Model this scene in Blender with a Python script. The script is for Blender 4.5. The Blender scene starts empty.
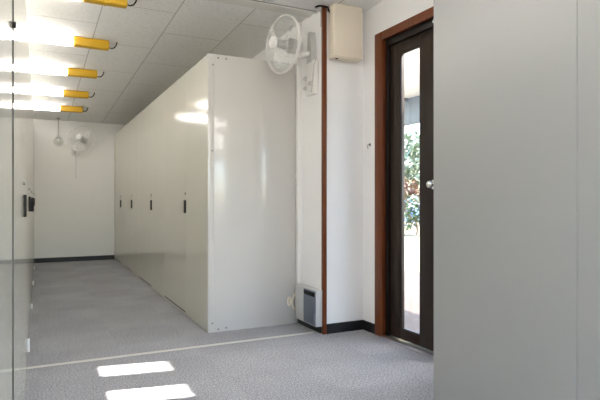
import bpy, bmesh, math, random
from mathutils import Vector, Matrix, Quaternion

random.seed(7)
S = bpy.context.scene
COL = S.collection
PI = math.pi

# ------------------------------------------------------------------ materials
def new_mat(name):
    m = bpy.data.materials.new(name)
    m.use_nodes = True
    nt = m.node_tree
    b = nt.nodes['Principled BSDF']
    return m, nt, b

def srgb(r, g, b):
    f = lambda c: (c / 255 / 12.92) if c / 255 <= .04045 else ((c / 255 + .055) / 1.055) ** 2.4
    return (f(r), f(g), f(b), 1)

def plain(name, col, rough=.5, metal=0.0, spec=.5, noise=.0, scale=6.0, bump=0.0, bscale=200.0):
    m, nt, b = new_mat(name)
    b.inputs['Base Color'].default_value = col
    b.inputs['Roughness'].default_value = rough
    b.inputs['Metallic'].default_value = metal
    b.inputs['Specular IOR Level'].default_value = spec
    tc = nt.nodes.new('ShaderNodeTexCoord')
    if noise > 0:
        n = nt.nodes.new('ShaderNodeTexNoise'); n.inputs['Scale'].default_value = scale
        n.inputs['Detail'].default_value = 4
        nt.links.new(tc.outputs['Object'], n.inputs['Vector'])
        mx = nt.nodes.new('ShaderNodeMix'); mx.data_type = 'RGBA'
        mx.inputs[6].default_value = tuple(c * (1 - noise) for c in col[:3]) + (1,)
        mx.inputs[7].default_value = tuple(min(1, c * (1 + noise)) for c in col[:3]) + (1,)
        nt.links.new(n.outputs['Fac'], mx.inputs[0])
        nt.links.new(mx.outputs[2], b.inputs['Base Color'])
    if bump > 0:
        n2 = nt.nodes.new('ShaderNodeTexNoise'); n2.inputs['Scale'].default_value = bscale
        nt.links.new(tc.outputs['Object'], n2.inputs['Vector'])
        bp = nt.nodes.new('ShaderNodeBump'); bp.inputs['Strength'].default_value = bump
        bp.inputs['Distance'].default_value = .01
        nt.links.new(n2.outputs['Fac'], bp.inputs['Height'])
        nt.links.new(bp.outputs['Normal'], b.inputs['Normal'])
    return m

def emit(name, col, strength):
    m, nt, b = new_mat(name)
    b.inputs['Base Color'].default_value = (.9, .9, .9, 1)
    b.inputs['Emission Color'].default_value = col
    b.inputs['Emission Strength'].default_value = strength
    return m

def glass(name, tint=(1, 1, 1, 1), gloss=.02):
    m, nt, b = new_mat(name)
    out = nt.nodes['Material Output']
    nt.nodes.remove(b)
    tr = nt.nodes.new('ShaderNodeBsdfTransparent'); tr.inputs['Color'].default_value = tint
    gl = nt.nodes.new('ShaderNodeBsdfGlossy'); gl.inputs['Roughness'].default_value = gloss
    fr = nt.nodes.new('ShaderNodeFresnel'); fr.inputs['IOR'].default_value = 1.45
    mx = nt.nodes.new('ShaderNodeMixShader')
    ge = nt.nodes.new('ShaderNodeNewGeometry')
    iv = nt.nodes.new('ShaderNodeMath'); iv.operation = 'SUBTRACT'; iv.inputs[0].default_value = 1
    nt.links.new(ge.outputs['Backfacing'], iv.inputs[1])
    ml = nt.nodes.new('ShaderNodeMath'); ml.operation = 'MULTIPLY'
    nt.links.new(fr.outputs[0], ml.inputs[0]); nt.links.new(iv.outputs[0], ml.inputs[1])
    nt.links.new(ml.outputs[0], mx.inputs[0])
    nt.links.new(tr.outputs[0], mx.inputs[1]); nt.links.new(gl.outputs[0], mx.inputs[2])
    nt.links.new(mx.outputs[0], out.inputs['Surface'])
    return m

def clear_plastic(name, col, alpha):
    m, nt, b = new_mat(name)
    b.inputs['Base Color'].default_value = col
    b.inputs['Roughness'].default_value = .2
    b.inputs['Alpha'].default_value = alpha
    return m

def steel_paint(name, col, rough):
    """Painted sheet steel: satin gloss with the faint waviness of thin sheet."""
    m, nt, b = new_mat(name)
    b.inputs['Base Color'].default_value = col
    b.inputs['Roughness'].default_value = rough
    # faint patchiness of gloss, as on handled paint
    tc = nt.nodes.new('ShaderNodeTexCoord')
    n = nt.nodes.new('ShaderNodeTexNoise'); n.inputs['Scale'].default_value = 1.6; n.inputs['Detail'].default_value = 2
    nt.links.new(tc.outputs['Object'], n.inputs['Vector'])
    mr = nt.nodes.new('ShaderNodeMapRange'); mr.inputs[3].default_value = rough * .85; mr.inputs[4].default_value = rough * 1.15
    nt.links.new(n.outputs['Fac'], mr.inputs[0]); nt.links.new(mr.outputs[0], b.inputs['Roughness'])
    return m

def carpet():
    m, nt, b = new_mat('carpet_tile')
    L = nt.links
    tc = nt.nodes.new('ShaderNodeTexCoord')
    n = nt.nodes.new('ShaderNodeTexNoise'); n.inputs['Scale'].default_value = 105; n.inputs['Detail'].default_value = 3
    L.new(tc.outputs['Object'], n.inputs['Vector'])
    r = nt.nodes.new('ShaderNodeValToRGB')
    r.color_ramp.elements[0].position = .32; r.color_ramp.elements[0].color = (.185, .185, .196, 1)
    r.color_ramp.elements[1].position = .68; r.color_ramp.elements[1].color = (.485, .485, .505, 1)
    L.new(n.outputs['Fac'], r.inputs[0])
    # slow blotches of wear, and a slight tone step between carpet tiles
    n2 = nt.nodes.new('ShaderNodeTexNoise'); n2.inputs['Scale'].default_value = 2.2; n2.inputs['Detail'].default_value = 4
    L.new(tc.outputs['Object'], n2.inputs['Vector'])
    mr = nt.nodes.new('ShaderNodeMapRange'); mr.inputs[1].default_value = .3; mr.inputs[2].default_value = .7
    mr.inputs[3].default_value = .90; mr.inputs[4].default_value = 1.06
    L.new(n2.outputs['Fac'], mr.inputs[0])
    ck = nt.nodes.new('ShaderNodeTexChecker'); ck.inputs['Scale'].default_value = 2.0
    ck.inputs['Color1'].default_value = (.97, .97, .97, 1); ck.inputs['Color2'].default_value = (1.02, 1.02, 1.02, 1)
    L.new(tc.outputs['Object'], ck.inputs['Vector'])
    m1 = nt.nodes.new('ShaderNodeMix'); m1.data_type = 'RGBA'; m1.blend_type = 'MULTIPLY'; m1.inputs[0].default_value = 1
    L.new(r.outputs[0], m1.inputs[6]); L.new(mr.outputs[0], m1.inputs[7])
    m2 = nt.nodes.new('ShaderNodeMix'); m2.data_type = 'RGBA'; m2.blend_type = 'MULTIPLY'; m2.inputs[0].default_value = 1
    L.new(m1.outputs[2], m2.inputs[6]); L.new(ck.outputs[0], m2.inputs[7])
    L.new(m2.outputs[2], b.inputs['Base Color'])
    b.inputs['Roughness'].default_value = .95
    b.inputs['Specular IOR Level'].default_value = .1
    bp = nt.nodes.new('ShaderNodeBump'); bp.inputs['Strength'].default_value = .5; bp.inputs['Distance'].default_value = .004
    L.new(n.outputs['Fac'], bp.inputs['Height']); L.new(bp.outputs[0], b.inputs['Normal'])
    return m

def ceiling_board():
    m, nt, b = new_mat('ceiling_board')
    L = nt.links
    tc = nt.nodes.new('ShaderNodeTexCoord')
    mp = nt.nodes.new('ShaderNodeMapping')
    mp.inputs['Rotation'].default_value = (0, 0, PI / 2)
    L.new(tc.outputs['Object'], mp.inputs['Vector'])
    # after the turn: u = -y, v = x ; board 1.0 long (Y) and 0.5475 wide (X), half staggered
    mp.inputs['Location'].default_value = (4.76, -.44 + 2 * .5475, 0)
    br = nt.nodes.new('ShaderNodeTexBrick')
    br.offset = .5; br.squash = 1
    br.inputs['Scale'].default_value = 1
    br.inputs['Brick Width'].default_value = 1.0
    br.inputs['Row Height'].default_value = .5475
    br.inputs['Mortar Size'].default_value = .0045
    br.inputs['Mortar Smooth'].default_value = .3
    br.inputs['Color1'].default_value = (.88, .875, .87, 1)
    br.inputs['Color2'].default_value = (.86, .855, .85, 1)
    br.inputs['Mortar'].default_value = (.50, .49, .47, 1)
    L.new(mp.outputs[0], br.inputs['Vector'])
    vo = nt.nodes.new('ShaderNodeTexNoise'); vo.inputs['Scale'].default_value = 42; vo.inputs['Detail'].default_value = 5
    L.new(tc.outputs['Object'], vo.inputs['Vector'])
    rp = nt.nodes.new('ShaderNodeValToRGB')
    rp.color_ramp.elements[0].position = .32; rp.color_ramp.elements[0].color = (.88, .88, .88, 1)
    rp.color_ramp.elements[1].position = .48; rp.color_ramp.elements[1].color = (1, 1, 1, 1)
    L.new(vo.outputs['Fac'], rp.inputs[0])
    mx = nt.nodes.new('ShaderNodeMix'); mx.data_type = 'RGBA'; mx.blend_type = 'MULTIPLY'; mx.inputs[0].default_value = 1
    L.new(br.outputs['Color'], mx.inputs[6]); L.new(rp.outputs[0], mx.inputs[7])
    L.new(mx.outputs[2], b.inputs['Base Color'])
    b.inputs['Roughness'].default_value = .9
    return m

def wood(name, c1, c2, rough=.35, axis=2):
    m, nt, b = new_mat(name)
    L = nt.links
    tc = nt.nodes.new('ShaderNodeTexCoord')
    mp = nt.nodes.new('ShaderNodeMapping')
    sc = [40, 40, 40]; sc[axis] = 1.5
    mp.inputs['Scale'].default_value = sc
    L.new(tc.outputs['Object'], mp.inputs['Vector'])
    n = nt.nodes.new('ShaderNodeTexNoise'); n.inputs['Scale'].default_value = 1.5; n.inputs['Detail'].default_value = 5
    L.new(mp.outputs[0], n.inputs['Vector'])
    r = nt.nodes.new('ShaderNodeValToRGB')
    r.color_ramp.elements[0].position = .3; r.color_ramp.elements[0].color = c1
    r.color_ramp.elements[1].position = .7; r.color_ramp.elements[1].color = c2
    L.new(n.outputs['Fac'], r.inputs[0]); L.new(r.outputs[0], b.inputs['Base Color'])
    b.inputs['Roughness'].default_value = rough
    b.inputs['Specular IOR Level'].default_value = .3
    return m

def leafy(name, c1, c2):
    m, nt, b = new_mat(name)
    L = nt.links
    tc = nt.nodes.new('ShaderNodeTexCoord')
    n = nt.nodes.new('ShaderNodeTexNoise'); n.inputs['Scale'].default_value = 3
    L.new(tc.outputs['Object'], n.inputs['Vector'])
    r = nt.nodes.new('ShaderNodeValToRGB')
    r.color_ramp.elements[0].position = .35; r.color_ramp.elements[0].color = c1
    r.color_ramp.elements[1].position = .65; r.color_ramp.elements[1].color = c2
    L.new(n.outputs['Fac'], r.inputs[0]); L.new(r.outputs[0], b.inputs['Base Color'])
    b.inputs['Roughness'].default_value = .6
    return m

M = {}
M['ivory'] = steel_paint('ivory_steel', (.60, .585, .515, 1), .12)
M['ivory_end'] = steel_paint('pale_steel', (.565, .54, .51, 1), .12)
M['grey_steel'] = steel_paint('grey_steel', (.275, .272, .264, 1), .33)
M['carpet'] = carpet()
M['ceiling'] = ceiling_board()
M['wall'] = plain('white_wallpaper', (.87, .86, .85, 1), .75, noise=.02, scale=3, bump=.08, bscale=180)
M['wall_back'] = plain('back_wall_paint', (.80, .785, .745, 1), .6, noise=.02, scale=3)
M['trim_white'] = plain('white_trim', (.74, .73, .70, 1), .45, noise=.02)
M['black_base'] = plain('black_vinyl', (.007, .007, .008, 1), .5, noise=.1)
M['wood_red'] = wood('red_brown_wood', (.110, .027, .007, 1), (.175, .046, .013, 1), .4)
M['door_brown'] = wood('dark_brown_door', (.016, .009, .006, 1), (.030, .018, .011, 1), .45)
M['door_black'] = plain('dark_bronze_metal', (.009, .006, .005, 1), .45, spec=.3, noise=.1)
M['chrome'] = plain('chrome', (.85, .84, .80, 1), .12, 1.0, noise=.02)
M['alu'] = plain('aluminium', (.75, .75, .75, 1), .3, 1.0, noise=.03)
M['glass'] = glass('door_glass')
M['globe'] = glass('clear_globe', (.93, .93, .92, 1), .05)
M['dark'] = plain('black_plastic', (.010, .010, .010, 1), .55, spec=.2, noise=.05)
M['screw'] = plain('grey_screw', (.25, .25, .24, 1), .35, .8, noise=.05)
M['yellow'] = plain('yellow_sleeve', (.62, .365, .010, 1), .5, noise=.05)
M['tube'] = emit('lit_fluorescent', (1.0, .965, .925, 1), 20.0)
M['batten'] = plain('white_batten', (.8, .8, .78, 1), .4, noise=.02)
M['fan_white'] = plain('fan_white_plastic', (.78, .76, .73, 1), .35, noise=.02)
M['fan_grey'] = plain('fan_grey_plastic', (.50, .49, .47, 1), .35, noise=.02)
M['fan_blade'] = clear_plastic('fan_blade_clear', (.80, .82, .82, 1), .30)
M['cream'] = plain('cream_metal', (.80, .71, .58, 1), .5, noise=.02)
M['heater_body'] = plain('heater_pale', (.50, .50, .49, 1), .4, noise=.02)
M['heater_grille'] = plain('heater_blue_grey', (.16, .18, .22, 1), .4, noise=.04)
M['tape'] = plain('cream_tape', (.58, .57, .53, 1), .6, noise=.06, scale=20)
M['conduit'] = plain('white_conduit', (.82, .80, .76, 1), .4, noise=.02)
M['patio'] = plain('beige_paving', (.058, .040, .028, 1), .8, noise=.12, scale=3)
M['gravel'] = plain('pale_sand', (.135, .125, .068, 1), .9, noise=.10, scale=4)
M['canopy'] = plain('white_canopy', (.86, .86, .86, 1), .5, noise=.02)
M['beam'] = plain('blue_grey_beam', (.115, .14, .165, 1), .5, noise=.04)
M['bark'] = plain('bark', (.16, .11, .08, 1), .9, noise=.3)
M['leaf_pale'] = leafy('pale_green_leaf', (.12, .15, .08, 1), (.32, .35, .25, 1))
M['leaf_red'] = leafy('red_brown_leaf', (.17, .07, .05, 1), (.24, .19, .10, 1))
M['leaf_green'] = leafy('green_leaf', (.04, .08, .03, 1), (.14, .20, .09, 1))
M['petal'] = leafy('blue_petal', (.12, .20, .38, 1), (.34, .42, .55, 1))

# ------------------------------------------------------------------ mesh helpers
def B(): return bmesh.new()

def box(bm, x0, x1, y0, y1, z0, z1, bev=0.0, seg=2):
    t = bmesh.new()
    bmesh.ops.create_cube(t, size=1)
    sx, sy, sz = abs(x1 - x0), abs(y1 - y0), abs(z1 - z0)
    for v in t.verts:
        v.co = Vector((v.co.x * sx + (x0 + x1) / 2, v.co.y * sy + (y0 + y1) / 2, v.co.z * sz + (z0 + z1) / 2))
    if bev > 0:
        bmesh.ops.bevel(t, geom=list(t.edges), offset=min(bev, min(sx, sy, sz) * .45), segments=seg, profile=.5, affect='EDGES')
    join(bm, t)
    return bm

def join(bm, t, mat=None):
    if mat is not None: bmesh.ops.transform(t, matrix=mat, verts=t.verts)
    me = bpy.data.meshes.new('tmp'); t.to_mesh(me); t.free()
    bm.from_mesh(me); bpy.data.meshes.remove(me)

def cyl(bm, p0, p1, r0, r1=None, n=20):
    p0, p1 = Vector(p0), Vector(p1)
    if r1 is None: r1 = r0
    d = p1 - p0
    t = bmesh.new()
    bmesh.ops.create_cone(t, cap_ends=True, segments=n, radius1=r0, radius2=r1, depth=d.length)
    q = Vector((0, 0, 1)).rotation_difference(d.normalized())
    join(bm, t, Matrix.Translation((p0 + p1) / 2) @ q.to_matrix().to_4x4())
    return bm

def sphere(bm, c, r, sx=1, sy=1, sz=1, n=16):
    t = bmesh.new()
    bmesh.ops.create_uvsphere(t, u_segments=n, v_segments=n // 2 + 2, radius=r)
    join(bm, t, Matrix.Translation(c) @ Matrix.Diagonal((sx, sy, sz, 1)))
    return bm

def tube(bm, pts, r, n=8, closed=False):
    pts = [Vector(p) for p in pts]
    rings = []
    N = len(pts)
    up = None
    for i, p in enumerate(pts):
        if closed: d = (pts[(i + 1) % N] - pts[i - 1]).normalized()
        elif i == 0: d = (pts[1] - p).normalized()
        elif i == N - 1: d = (p - pts[i - 1]).normalized()
        else: d = (pts[i + 1] - pts[i - 1]).normalized()
        if up is None:
            up = Vector((0, 0, 1)) if abs(d.z) < .9 else Vector((1, 0, 0))
        u = (up - d * up.dot(d)).normalized(); w = d.cross(u); up = u
        rings.append([bm.verts.new(p + (u * math.cos(2 * PI * k / n) + w * math.sin(2 * PI * k / n)) * r) for k in range(n)])
    for i in range(N if closed else N - 1):
        a, b = rings[i], rings[(i + 1) % N]
        for k in range(n):
            bm.faces.new((a[k], a[(k + 1) % n], b[(k + 1) % n], b[k]))
    if not closed:
        bm.faces.new(rings[0][::-1]); bm.faces.new(rings[-1])
    return bm

def prism(bm, pts, x0, x1):
    """polygon in (y,z) pulled from x0 to x1"""
    a = [bm.verts.new((x0, y, z)) for y, z in pts]; b = [bm.verts.new((x1, y, z)) for y, z in pts]
    n = len(pts)
    bm.faces.new(a); bm.faces.new(b[::-1])
    for i in range(n): bm.faces.new((a[i], b[i], b[(i + 1) % n], a[(i + 1) % n]))
    return bm

def build(name, bm, mat, parent=None, loc=None, smooth=True):
    bmesh.ops.recalc_face_normals(bm, faces=bm.faces)
    me = bpy.data.meshes.new(name); bm.to_mesh(me); bm.free()
    me.materials.append(mat)
    if smooth:
        for p in me.polygons:            # flat sheets stay flat, only rounded edges are smoothed
            p.use_smooth = not (max(abs(c) for c in p.normal) > .9995 and p.area > 2e-5)
        me.set_sharp_from_angle(angle=math.radians(35))
    o = bpy.data.objects.new(name, me); COL.objects.link(o)
    if parent is not None: o.parent = parent
    if loc is not None: o.location = loc
    return o

def tag(o, label, cat, group=None, kind=None):
    o['label'] = label; o['category'] = cat
    if group: o['group'] = group
    if kind: o['kind'] = kind
    return o

def thing(name, label, cat, loc=(0, 0, 0), rz=0, group=None):
    o = bpy.data.objects.new(name, None); COL.objects.link(o)
    o.empty_display_size = .1
    o.location = loc; o.rotation_euler = (0, 0, rz)
    return tag(o, label, cat, group)

def struct(name, bm, mat, label, cat, parent=None):
    o = build(name, bm, mat, parent)
    if parent is None:
        tag(o, label, cat, kind='structure')
    return o

def copy_tree(o, parent=None):
    c = o.copy(); COL.objects.link(c)
    if parent is not None: c.parent = parent
    for ch in list(o.children): copy_tree(ch, c)
    return c

# ------------------------------------------------------------------ dimensions (metres)
EYE = 1.05
XL, XR0, XR1 = -.78, 1.995, 2.365          # left wall, right wall behind cabinets, right wall by the door
YB, YP, YR = 9.85, 3.63, -1.9              # back wall, face of the wall return, rear wall
WT = .14
def ceil_z(y): return EYE + 1.52 - .028 * (y - YP)
SL = math.atan(.028)

# ------------------------------------------------------------------ the room
b = B(); box(b, XL - WT, XR1 + WT, YR - WT, YB + WT, -.12, 0)
struct('floor', b, M['carpet'], 'grey carpet tile floor of the whole room', 'floor')

b = B()
prism(b, [(YR - WT, ceil_z(YR - WT)), (YB + WT, ceil_z(YB + WT)), (YB + WT, ceil_z(YB + WT) + .12), (YR - WT, ceil_z(YR - WT) + .12)], XL - WT, XR1 + WT)
struct('ceiling', b, M['ceiling'], 'speckled pale ceiling boards with dark joints', 'ceiling')

HT = 2.9
def wall(name, x0, x1, y0, y1, mat, label, holes=None):
    """wall box whose top follows the ceiling slope; holes are cut by building around them"""
    bm = B()
    prism(bm, [(y0, 0), (y1, 0), (y1, ceil_z(y1)), (y0, ceil_z(y0))], x0, x1)
    return struct(name, bm, mat, label, 'wall')

wall('wall_back', XL - WT, XR0 + WT, YB, YB + WT, M['wall_back'], 'plain off-white wall at the far end of the aisle')
wall('wall_left', XL - WT, XL, YR, YB, M['wall'], 'white wall hidden behind the left cabinet row')
wall('wall_right', XR0, XR0 + .12, YP, YB, M['wall'], 'white side wall carrying the near fan and heater')
wall('wall_return', XR0 + .12, XR1, YP, YP + .12, M['wall'], 'short white wall between wood corner strip and door')

# wall with the door: built around the opening
DY0, DY1, DZ = 2.26, 3.40, EYE + 1.27
b = B()
prism(b, [(DY1, 0), (YP + .12, 0), (YP + .12, ceil_z(YP + .12)), (DY1, ceil_z(DY1))], XR1, XR1 + WT)
prism(b, [(DY0, DZ), (DY1, DZ), (DY1, ceil_z(DY1)), (DY0, ceil_z(DY0))], XR1, XR1 + WT)
prism(b, [(YR, 0), (DY0, 0), (DY0, ceil_z(DY0)), (YR, ceil_z(YR))], XR1, XR1 + WT)
struct('wall_entrance', b, M['wall'], 'white wall around the dark glazed door', 'wall')

# rear wall (behind the camera) with an unseen window added to let daylight in
b = B()
wx0, wx1, wz0, wz1 = -.55, 2.25, .55, 2.35
def rbox(x0, x1, z0, z1): box(b, x0, x1, YR - WT, YR, z0, z1)
rbox(XL - WT, wx0, 0, ceil_z(YR)); rbox(wx1, XR1 + WT, 0, ceil_z(YR))
rbox(wx0, wx1, 0, wz0); rbox(wx0, wx1, wz1, ceil_z(YR))
struct('wall_rear', b, M['wall'], 'white wall with a window behind the viewpoint', 'wall')
w = bpy.data.objects.new('window_1', None); COL.objects.link(w); w.location = (0, YR - .07, 0)
tag(w, 'wide aluminium window in the rear wall', 'window', kind='structure')
b = B()
for x in (wx0, (wx0 + wx1) / 2 - .02, wx1 - .04): box(b, x, x + .04, -.03, .03, wz0, wz1, .003)
for z in (wz0, wz1 - .04): box(b, wx0 + .04, wx1 - .04, -.03, .03, z, z + .04, .003)
build('window_frame', b, M['alu'], w)
b = B(); box(b, wx0 + .03, wx1 - .03, -.003, .003, wz0 + .03, wz1 - .03)
build('window_pane', b, M['glass'], w, smooth=False)

# baseboards
def baseboard(name, boxes, label):
    bm = B()
    for q in boxes: box(bm, *q, .003, 1)
    struct(name, bm, M['black_base'], label, 'baseboard')
BH = .078
baseboard('baseboard_back', [(-.07 - .6, 1.22, YB - .012, YB, 0, BH)], 'black vinyl baseboard along the far wall')
baseboard('baseboard_right', [(XR0 - .012, XR0, YP + .03, 4.066, 0, BH)], 'black vinyl baseboard under the wall heater')
baseboard('baseboard_return', [(XR0 + .0255, XR1 - .012, YP - .012, YP, 0, BH), (XR1 - .012, XR1, DY1 + .06, YP, 0, BH)],
          'black vinyl baseboard turning the corner beside the door')

# wood strip on the wall corner
b = B(); box(b, XR0 - .007, XR0 + .025, YP - .013, YP + .022, 0, ceil_z(YP) - .004, .004)
struct('trim_1', b, M['wood_red'], 'red-brown wood strip on the wall corner, floor to ceiling', 'trim')
# flat ceiling batten crossing the room
b = B()
y0, y1 = 3.755, 3.875
prism(b, [(y0, ceil_z(y0) - .012), (y1, ceil_z(y1) - .012), (y1, ceil_z(y1)), (y0, ceil_z(y0))], XL, XR0)
struct('trim_2', b, M['trim_white'], 'pale flat batten across the ceiling near the fan', 'trim')
b = B()  # thin dark strips stand in for the shade along the batten edges
for q in (y0 - .006, y1):
    prism(b, [(q, ceil_z(q) - .005), (q + .006, ceil_z(q) - .005), (q + .006, ceil_z(q)), (q, ceil_z(q))], XL, XR0)
struct('trim_3', b, M['screw'], 'dark joint lines along the ceiling batten', 'trim')

# ------------------------------------------------------------------ the door
d = bpy.data.objects.new('door_1', None); COL.objects.link(d); d.location = (XR1, (DY0 + DY1) / 2, 0)
tag(d, 'dark brown double door with narrow glass panes in a red-brown wood frame', 'door', kind='structure')
oy = (DY0 + DY1) / 2
def D(bm, x0, x1, y0, y1, z0, z1, bev=.003): return box(bm, x0, x1, y0 - oy, y1 - oy, z0, z1, bev)
b = B()
D(b, -.013, .022, 3.352, 3.450, 0, EYE + 1.29); D(b, -.013, .022, DY0 - .05, DY0 + .048, 0, EYE + 1.29)
D(b, -.013, .022, DY0 + .048, 3.352, EYE + 1.225, EYE + 1.29)
fr = build('wood_frame', b, M['wood_red'], d)
b = B()
D(b, .022, .11, 3.318, 3.399, .0, DZ - .005); D(b, .022, .11, DY0 + .001, DY0 + .08, .0, DZ - .005)
D(b, .022, .11, DY0 + .08, 3.318, EYE + 1.175, DZ - .005)
mf = build('metal_frame', b, M['door_black'], d)
for yy, zz in ((3.372, EYE + 1.20), (2.80, EYE + 1.203)):
    s = B(); cyl(s, (.016, yy - oy, zz), (.023, yy - oy, zz), .009, n=12); build('screw', s, M['alu'], mf)
b = B(); D(b, -.022, .10, DY0 + .05, 3.35, 0.0, .014, .002)
build('threshold', b, M['alu'], d)
GZ0, GZ1 = EYE - .954, EYE + 1.088
def leaf(ya, yb, ga, gb, knob_y):
    bm = B()
    D(bm, .04, .08, ya, ga, .018, EYE + 1.172, .003); D(bm, .04, .08, gb, yb, .018, EYE + 1.172, .003)
    D(bm, .0405, .0795, ga, gb, .018, GZ0, .002); D(bm, .0405, .0795, ga, gb, GZ1, EYE + 1.172, .002)
    lf = build('door_leaf', bm, M['door_brown'], d)
    p = B(); D(p, .056, .061, ga - .004, gb + .004, GZ0 - .004, GZ1 + .004, 0)
    build('pane', p, M['glass'], lf, smooth=False)
    p = B()
    for q in (ga, gb - .006): D(p, .046, .056, q, q + .006, GZ0, GZ1, .001)
    for q in (GZ0, GZ1 - .006): D(p, .046, .056, ga + .006, gb - .006, q, q + .006, .001)
    build('glazing_bead', p, M['door_black'], lf)
    if knob_y:
        k = B(); z = EYE + .105
        cyl(k, (.041, knob_y - oy, z), (.034, knob_y - oy, z), .032, n=24)
        cyl(k, (.034, knob_y - oy, z), (.010, knob_y - oy, z), .011, n=16)
        sphere(k, (.004, knob_y - oy, z), .027, .8, 1, 1, 24)
        o = build('knob', k, M['chrome'], lf); o['label'] = 'round chrome knob'
    return lf
leaf(2.786, 3.315, 2.972, 3.192, 2.818)
leaf(2.343, 2.782, 2.492, 2.712, None)

# ------------------------------------------------------------------ steel cabinets
CH = 2.205
def cabinet(name, label, W, depth, split, loc, rz, mat, group, handle_h=.95, stub=None, slot='far', proud=.011):
    """local: front looks to -x, runs 0..W along +y"""
    t = thing(name, label, 'cabinet', loc, rz, group)
    bm = B(); box(bm, .018, depth, .0008, W - .0008, 0, CH, .0015, 1)
    build('body', bm, mat, t)
    for k, (a, c) in enumerate(((.001, split - .0006), (split + .0006, W - .001))):
        bm = B(); box(bm, 0, .019, a, c, .006, CH - .003, .0012, 1)
        dr = build('door', bm, mat, t)
        if k == 1 and slot is not None:
            hb = B(); box(hb, -proud, .004, a + .010, a + .060, handle_h - .058, handle_h + .058, .004)
            hd = build('handle', hb, M['dark'], dr); hd['label'] = 'black recessed handle'
            lk = B(); cyl(lk, (.002, a + .035, handle_h + .118), (-.006, a + .035, handle_h + .118), .011, n=16)
            build('lock', lk, M['screw'], dr)
    if slot == 'far':
        bm = B(); box(bm, -.0012, .004, split + .03, W - .02, .027, .038, .0005, 1)
        s = build('vent_slot', bm, M['dark'], t); s['label'] = 'dark slot along the foot'
    return t

# the row that turns its end to us: X 1.193 .. wall
FX = 1.193
bounds = [4.069, 5.68, 7.28, 8.52, 9.846]
hnd = [4.735, 6.36, 7.82, 8.96]
names = ['ivory steel cabinet nearest the door, its plain end panel facing us',
         'second ivory cabinet from the end panel of the right-hand aisle row',
         'third ivory cabinet from the end panel of the right-hand aisle row',
         'ivory cabinet at the far end of the right-hand row, touching the far wall']
for i in range(4):
    a, c = bounds[i], bounds[i + 1]
    t = cabinet('storage_cabinet', names[i], c - a, XR0 - FX - .004, hnd[i] - a, (FX, a, 0), 0, M['ivory'], 'ivory cabinets along the right of the aisle', handle_h=.99)
    if i == 0:
        w = XR0 - FX - .032
        b = B(); box(b, .0, w, -.012, .0, 0, CH + .002, .003)
        ep = build('end_panel', b, M['ivory_end'], t); ep['label'] = 'plain pale end panel with screws'
        b = B(); box(b, .001, .052, -.0145, -.011, .002, CH, .0015)
        build('edge_strip', b, M['ivory_end'], ep)
        for x, z in ((.040, CH - .085), (.085, CH - .026), (.150, CH - .026), (.036, 1.44), (.036, .075), (.085, .022), (.150, .028)):
            b = B(); cyl(b, (x, -.010, z), (x, -.0175, z), .0085, .007, n=12)
            build('screw', b, M['screw'], ep)

# left-hand row: its fronts run right past the viewpoint
LX = -.07
lb = [.26, 1.86, 3.46, 5.06, 6.66, 8.26, 9.846]
llab = ['pale steel cabinet at the very left edge, nearest in the left row',
        'second cabinet of the left row, past the dark vertical gap',
        'third cabinet of the left row, counting from the viewpoint',
        'fourth cabinet of the left row, counting from the viewpoint',
        'fifth cabinet of the left row, last but one before the far wall',
        'last cabinet of the left row, touching the far wall']
for i in range(6):
    a, c = lb[i], lb[i + 1]
    W = c - a - (.012 if i == 1 else 0)
    t = cabinet('storage_cabinet', llab[i], W - .008, XL * -1 + LX - (.009 if i == 0 else .006), W * .5 - .42 if i != 1 else .33, (LX - (.003 if i == 0 else 0), c - .004, 0), PI, M['ivory'],
                'pale cabinets along the left of the aisle', handle_h=1.02, slot='near' if i else None, proud=.013)
    # small white floor clip under the door edge
    if i >= 2:
        b = B()
        if i == 2: box(b, -.014, .012, .93, .955, .0, .09, .003)
        else: box(b, -.016, .012, .93, .95, .0, .05, .003)
        build('foot_clip', b, M['fan_white'], t)
    if i in (2,):
        # lever latch that sticks out into the aisle
        b = B()
        prism(b, [(.06, .955), (.16, .955), (.16, 1.035), (.13, 1.06), (.09, 1.06), (.06, 1.035)], -.032, -.001)
        l = build('latch', b, M['dark'], t); l['label'] = 'black latch standing proud of the door'
    if i == 1:
        b = B(); box(b, .0005, .016, W - .0085, W - .006, .006, CH - .003, .0005, 1); build('edge_seal', b, M['dark'], t)  # black strip painted in for the shadow of the cabinet gap
    if i == 0:
        b = B(); cyl(b, (.004, .020, 1.585), (-.010, .020, 1.585), .010, n=14); build('stud', b, M['dark'], t)

# cabinet close on the right
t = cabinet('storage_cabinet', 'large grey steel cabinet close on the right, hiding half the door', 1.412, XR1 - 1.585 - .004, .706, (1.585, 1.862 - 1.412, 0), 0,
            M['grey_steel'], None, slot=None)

# ------------------------------------------------------------------ tape on the floor
b = B(); box(b, LX + .001, 1.95, 3.692, 3.732, .0005, .0025)
tag(build('floor_tape', b, M['tape'], smooth=False), 'strip of cream tape stuck across the carpet', 'tape')

# ------------------------------------------------------------------ ceiling lights
def make_light():
    t = thing('ceiling_light', 'x', 'light', (0, 0, 0), 0, 'ceiling tube lights with yellow ends')
    b = B(); box(b, -.62, .278, -.028, .028, -.022, 0, .004); build('batten', b, M['batten'], t)
    b = B(); box(b, -.62, .278, -.036, .036, -.082, -.020, .022, 4)
    o = build('lit_tube', b, M['tube'], t); o['label'] = 'glowing white tube'
    b = B(); box(b, .280, .585, -.036, .036, -.084, -.001, .012, 3)
    y = build('end_sleeve', b, M['yellow'], t); y['label'] = 'yellow end sleeve'
    b = B(); box(b, .425, .440, -.0375, .0375, -.0855, -.0165, .004); build('clip', b, M['yellow'], y)
    b = B(); tube(b, [(.583, 0, -.060), (.605, .0, -.066), (.630, 0, -.056), (.648, .0, -.030), (.655, 0, .001)], .0055)
    c = build('wire', b, M['dark'], t); c['label'] = 'black wire looping to the ceiling'
    return t
lp = make_light()
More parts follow.
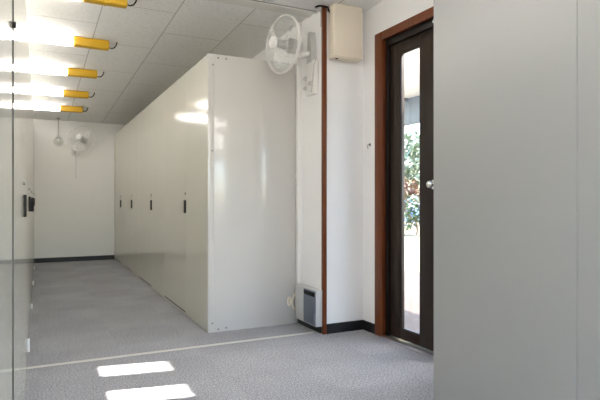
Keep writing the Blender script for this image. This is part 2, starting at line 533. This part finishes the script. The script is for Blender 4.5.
yl = [4.08, 5.20, 6.32, 7.44, 8.50]
ll = ['tube light with the largest yellow end, cut by the top of the picture',
      'second tube light from the viewpoint along the aisle ceiling',
      'third of the five ceiling tube lights, middle of the row',
      'fourth tube light along the aisle ceiling, last but one',
      'tube light farthest along the aisle, nearest the far wall fan']
for i, y in enumerate(yl + [2.96, 1.84, .72, -.40]):  # the last four hang out of view, added to light the room
    t = lp if i == 0 else copy_tree(lp)
    t.location = (0, y, ceil_z(y)); t.rotation_euler = (-SL, 0, 0)
    t['label'] = ll[i] if i < 5 else ['tube light above the near carpet, in front of the batten', 'tube light overhead between left and near right cabinets',
                                     'tube light directly above the viewpoint', 'tube light behind the viewpoint'][i - 5]

for i, (y, l) in enumerate(((1.25, 'tube light of the second row, over the near grey cabinet'),
                            (.05, 'tube light of the second row, right of the viewpoint'), (-1.1, 'tube light of the second row, by the rear window'))):
    t = copy_tree(lp)  # second row, out of view, added to brighten the near area
    t.location = (1.36, y, ceil_z(y)); t.rotation_euler = (-SL, 0, 0); t['label'] = l

# ------------------------------------------------------------------ fans
def make_fan(label, R):
    """local: axis +x faces forward, origin at cage centre; everything but the mount"""
    t = thing('wall_fan', label, 'fan', group='white wall fans')
    def circ(x, r, n=48): return [(x, r * math.cos(2 * PI * k / n), r * math.sin(2 * PI * k / n)) for k in range(n)]
    b = B(); tube(b, circ(0, R), .008, 8, True); tube(b, circ(-.016, R), .005, 6, True)
    build('rim', b, M['fan_white'], t)
    def cage(sgn, name, hub, dep):
        bm = B()
        for k in range(36):
            a = 2 * PI * k / 36
            pts = []
            for s in range(6):
                u = s / 5; r = hub + (R - hub) * u
                x = sgn * dep * (1 - u ** 3)
                pts.append((x, r * math.cos(a + .25 * u), r * math.sin(a + .25 * u)))
            tube(bm, pts, .0007, 4)
        for f in (.45, .75):
            tube(bm, circ(sgn * dep * (1 - ((f * R - hub) / (R - hub)) ** 3), f * R), .0008, 4, True)
        build(name, bm, M['fan_white'], t)
    cage(1, 'front_cage', .05, .085); cage(-1, 'rear_cage', .07, .065)
    b = B(); cyl(b, (.080, 0, 0), (.098, 0, 0), .052, .044, n=32); cyl(b, (.098, 0, 0), (.102, 0, 0), .030, .026, n=24)
    build('hub_cap', b, M['fan_white'], t)
    b = B(); cyl(b, (-.03, 0, 0), (.055, 0, 0), .038, .032, n=24); build('rotor_hub', b, M['fan_grey'], t)
    for k in range(3):
        bm = B(); a0 = 2 * PI * k / 3 + .4
        rows = []
        for s in range(8):
            u = s / 7; r = .034 + (R - .06) * u
            wdt = .55 + .55 * math.sin(PI * min(1, u * .9 + .1)) if u < 1 else .45
            row = []
            for q in range(7):
                v = q / 6 - .5
                a = a0 + v * wdt * (1.5 - .55 * u) + .25 * u
                row.append((.012 + .05 * -v, r * math.cos(a), r * math.sin(a)))
            rows.append(row)
        vs = [[bm.verts.new(p) for p in row] for row in rows]
        for s in range(7):
            for q in range(6):
                bm.faces.new((vs[s][q], vs[s][q + 1], vs[s + 1][q + 1], vs[s + 1][q]))
        r_ = bmesh.ops.solidify(bm, geom=list(bm.faces), thickness=.002)
        build('blade', bm, M['fan_blade'], t)
    b = B()
    cyl(b, (-.068, 0, 0), (-.150, 0, 0), .062, .055, n=28); sphere(b, (-.150, 0, 0), .055, .55, 1, 1, 24)
    build('motor_housing', b, M['fan_grey'], t)
    return t

# near fan: on the side wall, blowing across the aisle
fc = Vector((1.715, 3.79, EYE + 1.223))
hd = math.atan2(-.17, -.985)
t = make_fan('white wall fan beside the wood corner strip, above the heater', .222)
t.location = fc; t.rotation_euler = (0, 0, hd)
inv = (Matrix.Translation(fc) @ Matrix.Rotation(hd, 4, 'Z')).inverted()
def loc(*p): return inv @ Vector(p)
def xform(bm): bmesh.ops.transform(bm, matrix=inv, verts=bm.verts); return bm
WX = XR0 - .0005
b = B(); box(b, WX - .048, WX, 3.695, 3.865, EYE + .845, EYE + 1.115, .016, 3)
mt = build('wall_mount', xform(b), M['fan_white'], t)
b = B()
prism(b, [(3.735, EYE + 1.10), (3.825, EYE + 1.10), (3.80, EYE + 1.345), (3.76, EYE + 1.345)], WX - .05, WX - .004)
build('bracket', xform(b), M['fan_grey'], mt)
for yy, zz in ((3.835, .985), (3.835, .905), (3.74, .93)):
    b = B(); cyl(b, (WX - .046, yy, EYE + zz), (WX - .066, yy, EYE + zz), .018, .015, n=18); build('dial', xform(b), M['fan_grey'], mt)
b = B(); tube(b, [(WX - .03, 3.78, EYE + 1.18), (1.90, 3.825, EYE + 1.165), (1.84, 3.82, EYE + 1.19), (1.80, 3.815, EYE + 1.222)], .022, 12)
sphere(b, (1.865, 3.822, EYE + 1.172), .036)
build('neck', xform(b), M['fan_white'], t)
b = B(); tube(b, [(WX - .03, 3.70, EYE + 1.11), (WX - .055, 3.683, EYE + 1.06), (WX - .06, 3.685, EYE + .98), (WX - .055, 3.715, EYE + .90), (WX - .05, 3.745, EYE + .86)], .005)
o = build('cord', xform(b), M['fan_grey'], t); o['label'] = 'grey power cord'

# far fan: on the back wall
fc = Vector((.633, 9.60, EYE + 1.033))
hd = math.atan2(-.87, -.50)
t = make_fan('white wall fan on the far wall, at the end of the aisle', .22)
t.location = fc; t.rotation_euler = (0, -.18, hd)
inv = (Matrix.Translation(fc) @ Matrix.Rotation(hd, 4, 'Z') @ Matrix.Rotation(-.18, 4, 'Y')).inverted()
b = B(); box(b, .50, .62, YB - .055, YB, EYE + .765, EYE + .935, .02, 3)
mt = build('wall_mount', xform(b), M['fan_white'], t)
b = B(); cyl(b, (.55, YB - .05, EYE + .81), (.55, YB - .075, EYE + .81), .028, .024); build('dial', xform(b), M['fan_grey'], mt)
b = B(); tube(b, [(.57, YB - .04, EYE + .92), (.62, 9.79, EYE + .97), (.68, 9.735, EYE + 1.01)], .026, 12); build('neck', xform(b), M['fan_white'], t)
b = B(); tube(b, [(.565, YB - .06, EYE + .78), (.565, YB - .06, EYE + .40)], .0035); sphere(b, (.565, YB - .06, EYE + .39), .010)
build('pull_cord', xform(b), M['fan_grey'], t)

# round pendant beside it
px, py = .288, 9.60
t = thing('pendant_lamp', 'small clear round globe hanging by a rod from the ceiling, left of the far fan', 'lamp', (px, py, ceil_z(py)))
zc = EYE + .967 - ceil_z(py)
b = B(); cyl(b, (0, 0, 0), (0, 0, zc + .075), .0075, n=10); cyl(b, (0, 0, .0), (0, 0, -.02), .03, .02)
o = build('rod', b, M['screw'], t); o['label'] = 'thin dark rod'
b = B(); cyl(b, (0, 0, zc + .10), (0, 0, zc + .05), .022, .036); build('socket', b, M['fan_grey'], t)
b = B(); sphere(b, (0, 0, zc), .078, n=28); build('globe', b, M['globe'], t)
b = B(); sphere(b, (0, 0, zc + .015), .026, 1, 1, 1.3, 16); build('bulb', b, M['fan_white'], t)

# ------------------------------------------------------------------ cream box under the ceiling
t = thing('wall_box', 'cream metal box high on the wall, right of the wood corner strip', 'box', (2.165, YP, EYE + 1.315))
zt = ceil_z(3.52) - EYE - 1.315 - .004
b = B(); box(b, -.128, .128, -.098, -.004, -.213, zt, .005); build('cover', b, M['cream'], t)
b = B(); box(b, -.122, .122, -.006, -.0003, -.208, zt - .01, .002); build('back_plate', b, M['cream'], t)
b = B(); cyl(b, (-.085, -.062, -.205), (-.085, -.062, -.216), .012, n=14); o = build('cable_hole', b, M['dark'], t); o['label'] = 'black cable hole in the underside'
b = B(); box(b, -.128, .128, -.0995, -.094, -.205, -.2035, 0); build('cover_seam', b, M['screw'], t)

# black cable at the top of the strip
b = B(); z = ceil_z(3.6)
tube(b, [(2.040, 3.606, z - .055), (2.030, 3.612, z - .035), (2.02, 3.60, z - .020), (1.985, 3.606, z - .015), (1.955, 3.625, z - .010), (1.94, 3.66, z - .012)], .0075)
tag(build('cable', b, M['dark']), 'short black cable from the cream box over the wood strip', 'cable')
b = B(); tube(b, [(1.987, 3.75, ceil_z(3.75) - .02), (1.988, 3.67, ceil_z(3.7) - .018), (1.988, 3.655, ceil_z(3.66) - .05), (1.988, 3.655, EYE + 1.36)], .006)
tag(build('cable', b, M['fan_grey']), 'thin grey cable dropping from the ceiling beside the near fan', 'cable')

# white conduit in the corner between cabinet end and wall
t = thing('cable_duct', 'white vertical cable duct in the corner beside the cabinet end panel', 'duct', (1.974, 4.030, 0))
b = B(); box(b, -.018, .0205, -.020, .022, .30, ceil_z(4.05) - .003, .004); build('duct', b, M['conduit'], t)
for z in (.32, 1.25, 2.2):
    b = B(); box(b, -.020, .0206, -.022, .0235, z - .02, z + .02, .004); build('joint_cover', b, M['conduit'], t)

# ------------------------------------------------------------------ heater on the side wall
HX = XR0 - .0005
t = thing('wall_heater', 'pale fan heater with blue-grey grille low on the wall', 'heater', (HX, 3.83, .0))
ya, yb_ = 3.634 - 3.83, 4.012 - 3.83
b = B(); box(b, -.062, 0, ya, yb_, .058, .345, .008, 3); build('body', b, M['heater_body'], t)
ga, gb = ya + .006, ya + .208
b = B(); box(b, -.066, -.060, ga, gb, .066, .335, .002)
gr = build('grille', b, M['heater_grille'], t); gr['label'] = 'blue-grey louvred grille'
b = B()
for k in range(11):
    yk = ga + .012 + k * (gb - ga - .024) / 10
    box(b, -.0705, -.065, yk - .0035, yk + .0035, .078, .285, .001)
build('louvre', b, M['heater_grille'], gr)
b = B(); box(b, -.0695, -.064, ga + .010, gb - .006, .292, .326, .001)
o = build('display', b, M['dark'], gr); o['label'] = 'black display strip'
b = B(); box(b, -.070, -.0655, ga - .004, ga + .030, .070, .165, .002); build('button_panel', b, M['heater_grille'], gr)
b = B(); box(b, -.066, -.058, gb + .012, yb_ - .010, .075, .330, .003); build('side_cover', b, M['heater_body'], t)
b = B(); box(b, -.022, 0, yb_ - .03, yb_ + .020, .255, .30, .004); pl = build('plug', b, M['fan_white'], t)
b = B(); tube(b, [(-.02, yb_ + .018, .27), (-.05, yb_ + .030, .25), (-.075, yb_ + .032, .20), (-.07, yb_ + .030, .15), (-.045, yb_ + .026, .12), (-.03, yb_ - .005, .11)], .008)
build('cord', b, M['cream'], t)
b = B(); tube(b, [(-.10 + .012 * math.cos(a), yb_ + .034, .195 + .035 * math.sin(a)) for a in [2 * PI * k / 16 for k in range(16)]], .008, 8, True)
build('cord_loop', b, M['cream'], t)

# small hook on the wall by the door
b = B(); tube(b, [(XR1, 3.53, EYE + .44), (XR1 - .02, 3.53, EYE + .44), (XR1 - .026, 3.53, EYE + .425), (XR1 - .02, 3.53, EYE + .41)], .003, 8); cyl(b, (XR1, 3.53, EYE + .44), (XR1 - .004, 3.53, EYE + .44), .012)
tag(build('wall_hook', b, M['screw']), 'tiny grey hook on the white wall left of the door', 'hook')

# ------------------------------------------------------------------ outside
b = B(); box(b, XR1 + WT, 5.2, -12, 30, -.16, -.06); struct('ground_patio', b, M['patio'], 'beige paving outside the door', 'paving')
b = B(); box(b, 5.2, 60, -12, 60, -.18, -.07); box(b, -30, XR1 + WT, -40, YR - WT, -.18, -.07); box(b, XR1 + WT, 60, -40, -12, -.18, -.07)
struct('ground_yard', b, M['gravel'], 'pale sandy yard beyond the paving', 'ground')

t = thing('canopy', 'white canopy roof with a blue-grey edge beam outside the door', 'canopy', (4.5, 5, -.06))
zu = EYE + 1.70 + .06
b = B(); box(b, -.99, 1.16, -6.5, 6.5, zu, zu + .06, .005); build('roof_panel', b, M['canopy'], t)
b = B(); box(b, 1.04, 1.16, -6.5, 6.5, zu - .43, zu, .006); o = build('edge_beam', b, M['beam'], t); o['label'] = 'blue-grey edge beam'
for y in (-4, -.7, 2.15, 4.5):
    b = B(); box(b, -.93, 1.04, y - .02, y + .02, zu - .05, zu + .002, .003); build('rafter', b, M['beam'], t)
for x in (-.88, 1.09):
    for y in (-5.5, 5.8):
        b = B(); box(b, x - .045, x + .045, y - .045, y + .045, 0, zu - .001, .004); build('post', b, M['beam'], t)

def tree(name, label, cat, base, trunk_h, blobs, mat, n, size, group=None, flower=None):
    t = thing(name, label, cat, base, 0, group)
    b = B()
    tube(b, [(0, 0, 0), (.05, .03, trunk_h * .5), (.0, .0, trunk_h)], .10 if trunk_h > 1 else .03, 10)
    for (cx, cy, cz, r) in blobs[:5]:
        tube(b, [(0, 0, trunk_h * .8), (cx * .5, cy * .5, (trunk_h * .8 + cz) / 2), (cx * .9, cy * .9, cz)], .04 if trunk_h > 1 else .012, 6)
    build('trunk', b, M['bark'], t)
    def scatter(nn, sz):
        bm = B()
        for _ in range(nn):
            cx, cy, cz, r = random.choice(blobs)
            v = Vector((random.gauss(0, 1), random.gauss(0, 1), random.gauss(0, 1))).normalized()
            p = Vector((cx, cy, cz)) + v * r * (random.random() ** .35)
            q = Quaternion(Vector((random.gauss(0, 1), random.gauss(0, 1), random.gauss(0, 1))).normalized(), random.random() * 6.28)
            s = sz * random.uniform(.6, 1.4)
            vs = [bm.verts.new(p + q @ Vector(c) * s) for c in ((-.5, 0, 0), (0, -.28, .06), (.5, 0, 0), (0, .28, .06))]
            bm.faces.new(vs)
        return bm
    o = build('foliage', scatter(n, size), mat, t, smooth=False)
    if flower: build('blossoms', scatter(n // 3, size * .9), flower, t, smooth=False)
    return t

def blobset(k, rx, ry, z0, z1, r):
    return [(random.uniform(-rx, rx), random.uniform(-ry, ry), random.uniform(z0, z1), r * random.uniform(.7, 1.2)) for _ in range(k)]
# through the panes we look along heading ~38-41 degrees from +Y
tree('leafy_tree', 'pale green tree seen through the door glass, farther of two', 'tree', (15.5, 20.0, -.07), 1.6, blobset(14, 1.9, 1.9, 1.6, 3.7, .95), M['leaf_pale'], 5200, .26)
tree('leafy_tree', 'pale green tree at the left of the door glass', 'tree', (10.6, 17.6, -.07), 1.5, blobset(10, 1.2, 1.2, 1.5, 3.2, .75), M['leaf_pale'], 3000, .22)
tree('shrub', 'red-brown shrub standing in the yard beyond the glass', 'shrub', (12.7, 16.2, -.07), .5, blobset(9, .75, .75, .7, 1.75, .42), M['leaf_red'], 1800, .16)
tree('shrub', 'blue flowering bush low behind the door glass', 'shrub', (10.9, 13.6, -.07), .3, blobset(8, .5, .5, .45, .95, .3), M['leaf_green'], 900, .12, None, M['petal'])
tree('leafy_tree', 'dark green tree far beyond the yard', 'tree', (21, 25.5, -.07), 1.6, blobset(16, 3.0, 3.0, 1.5, 4.4, 1.2), M['leaf_green'], 4500, .36)

# ------------------------------------------------------------------ sun and sky
sun = bpy.data.lights.new('sun', 'SUN'); so = bpy.data.objects.new('sun', sun); COL.objects.link(so)
trav = Vector((-1, .175, -1.014)).normalized()
so.rotation_euler = Vector((0, 0, -1)).rotation_difference(trav).to_euler()
so.location = (20, -3, 20)
sun.energy = 24; sun.angle = math.radians(.53); sun.color = (1, .95, .86)

wld = bpy.data.worlds.new('sky'); S.world = wld; wld.use_nodes = True
nt = wld.node_tree
sky = nt.nodes.new('ShaderNodeTexSky'); sky.sky_type = 'NISHITA'; sky.sun_disc = False
sky.sun_elevation = math.radians(45); sky.sun_rotation = math.atan2(1, -.175)
sky.air_density = 1.0; sky.dust_density = 1.5
nt.links.new(sky.outputs[0], nt.nodes['Background'].inputs['Color'])
nt.nodes['Background'].inputs['Strength'].default_value = 1.7

# ------------------------------------------------------------------ camera
cam = bpy.data.cameras.new('camera'); co = bpy.data.objects.new('camera', cam); COL.objects.link(co)
cam.sensor_width = 36; cam.lens = 529 / 600 * 36
cam.clip_start = .01
co.location = (0, 0, EYE)
co.rotation_euler = (PI / 2, 0, -math.atan2(.4425, .8968))
S.camera = co

S.view_settings.view_transform = 'Standard'; S.view_settings.look = 'None'
S.view_settings.exposure = .32; S.view_settings.gamma = 1
S.view_settings.use_curve_mapping = False
S.cycles.use_denoising = True
S.cycles.max_bounces = 12; S.cycles.diffuse_bounces = 6; S.cycles.glossy_bounces = 6
S.cycles.transparent_max_bounces = 24
S.cycles.sample_clamp_indirect = 8
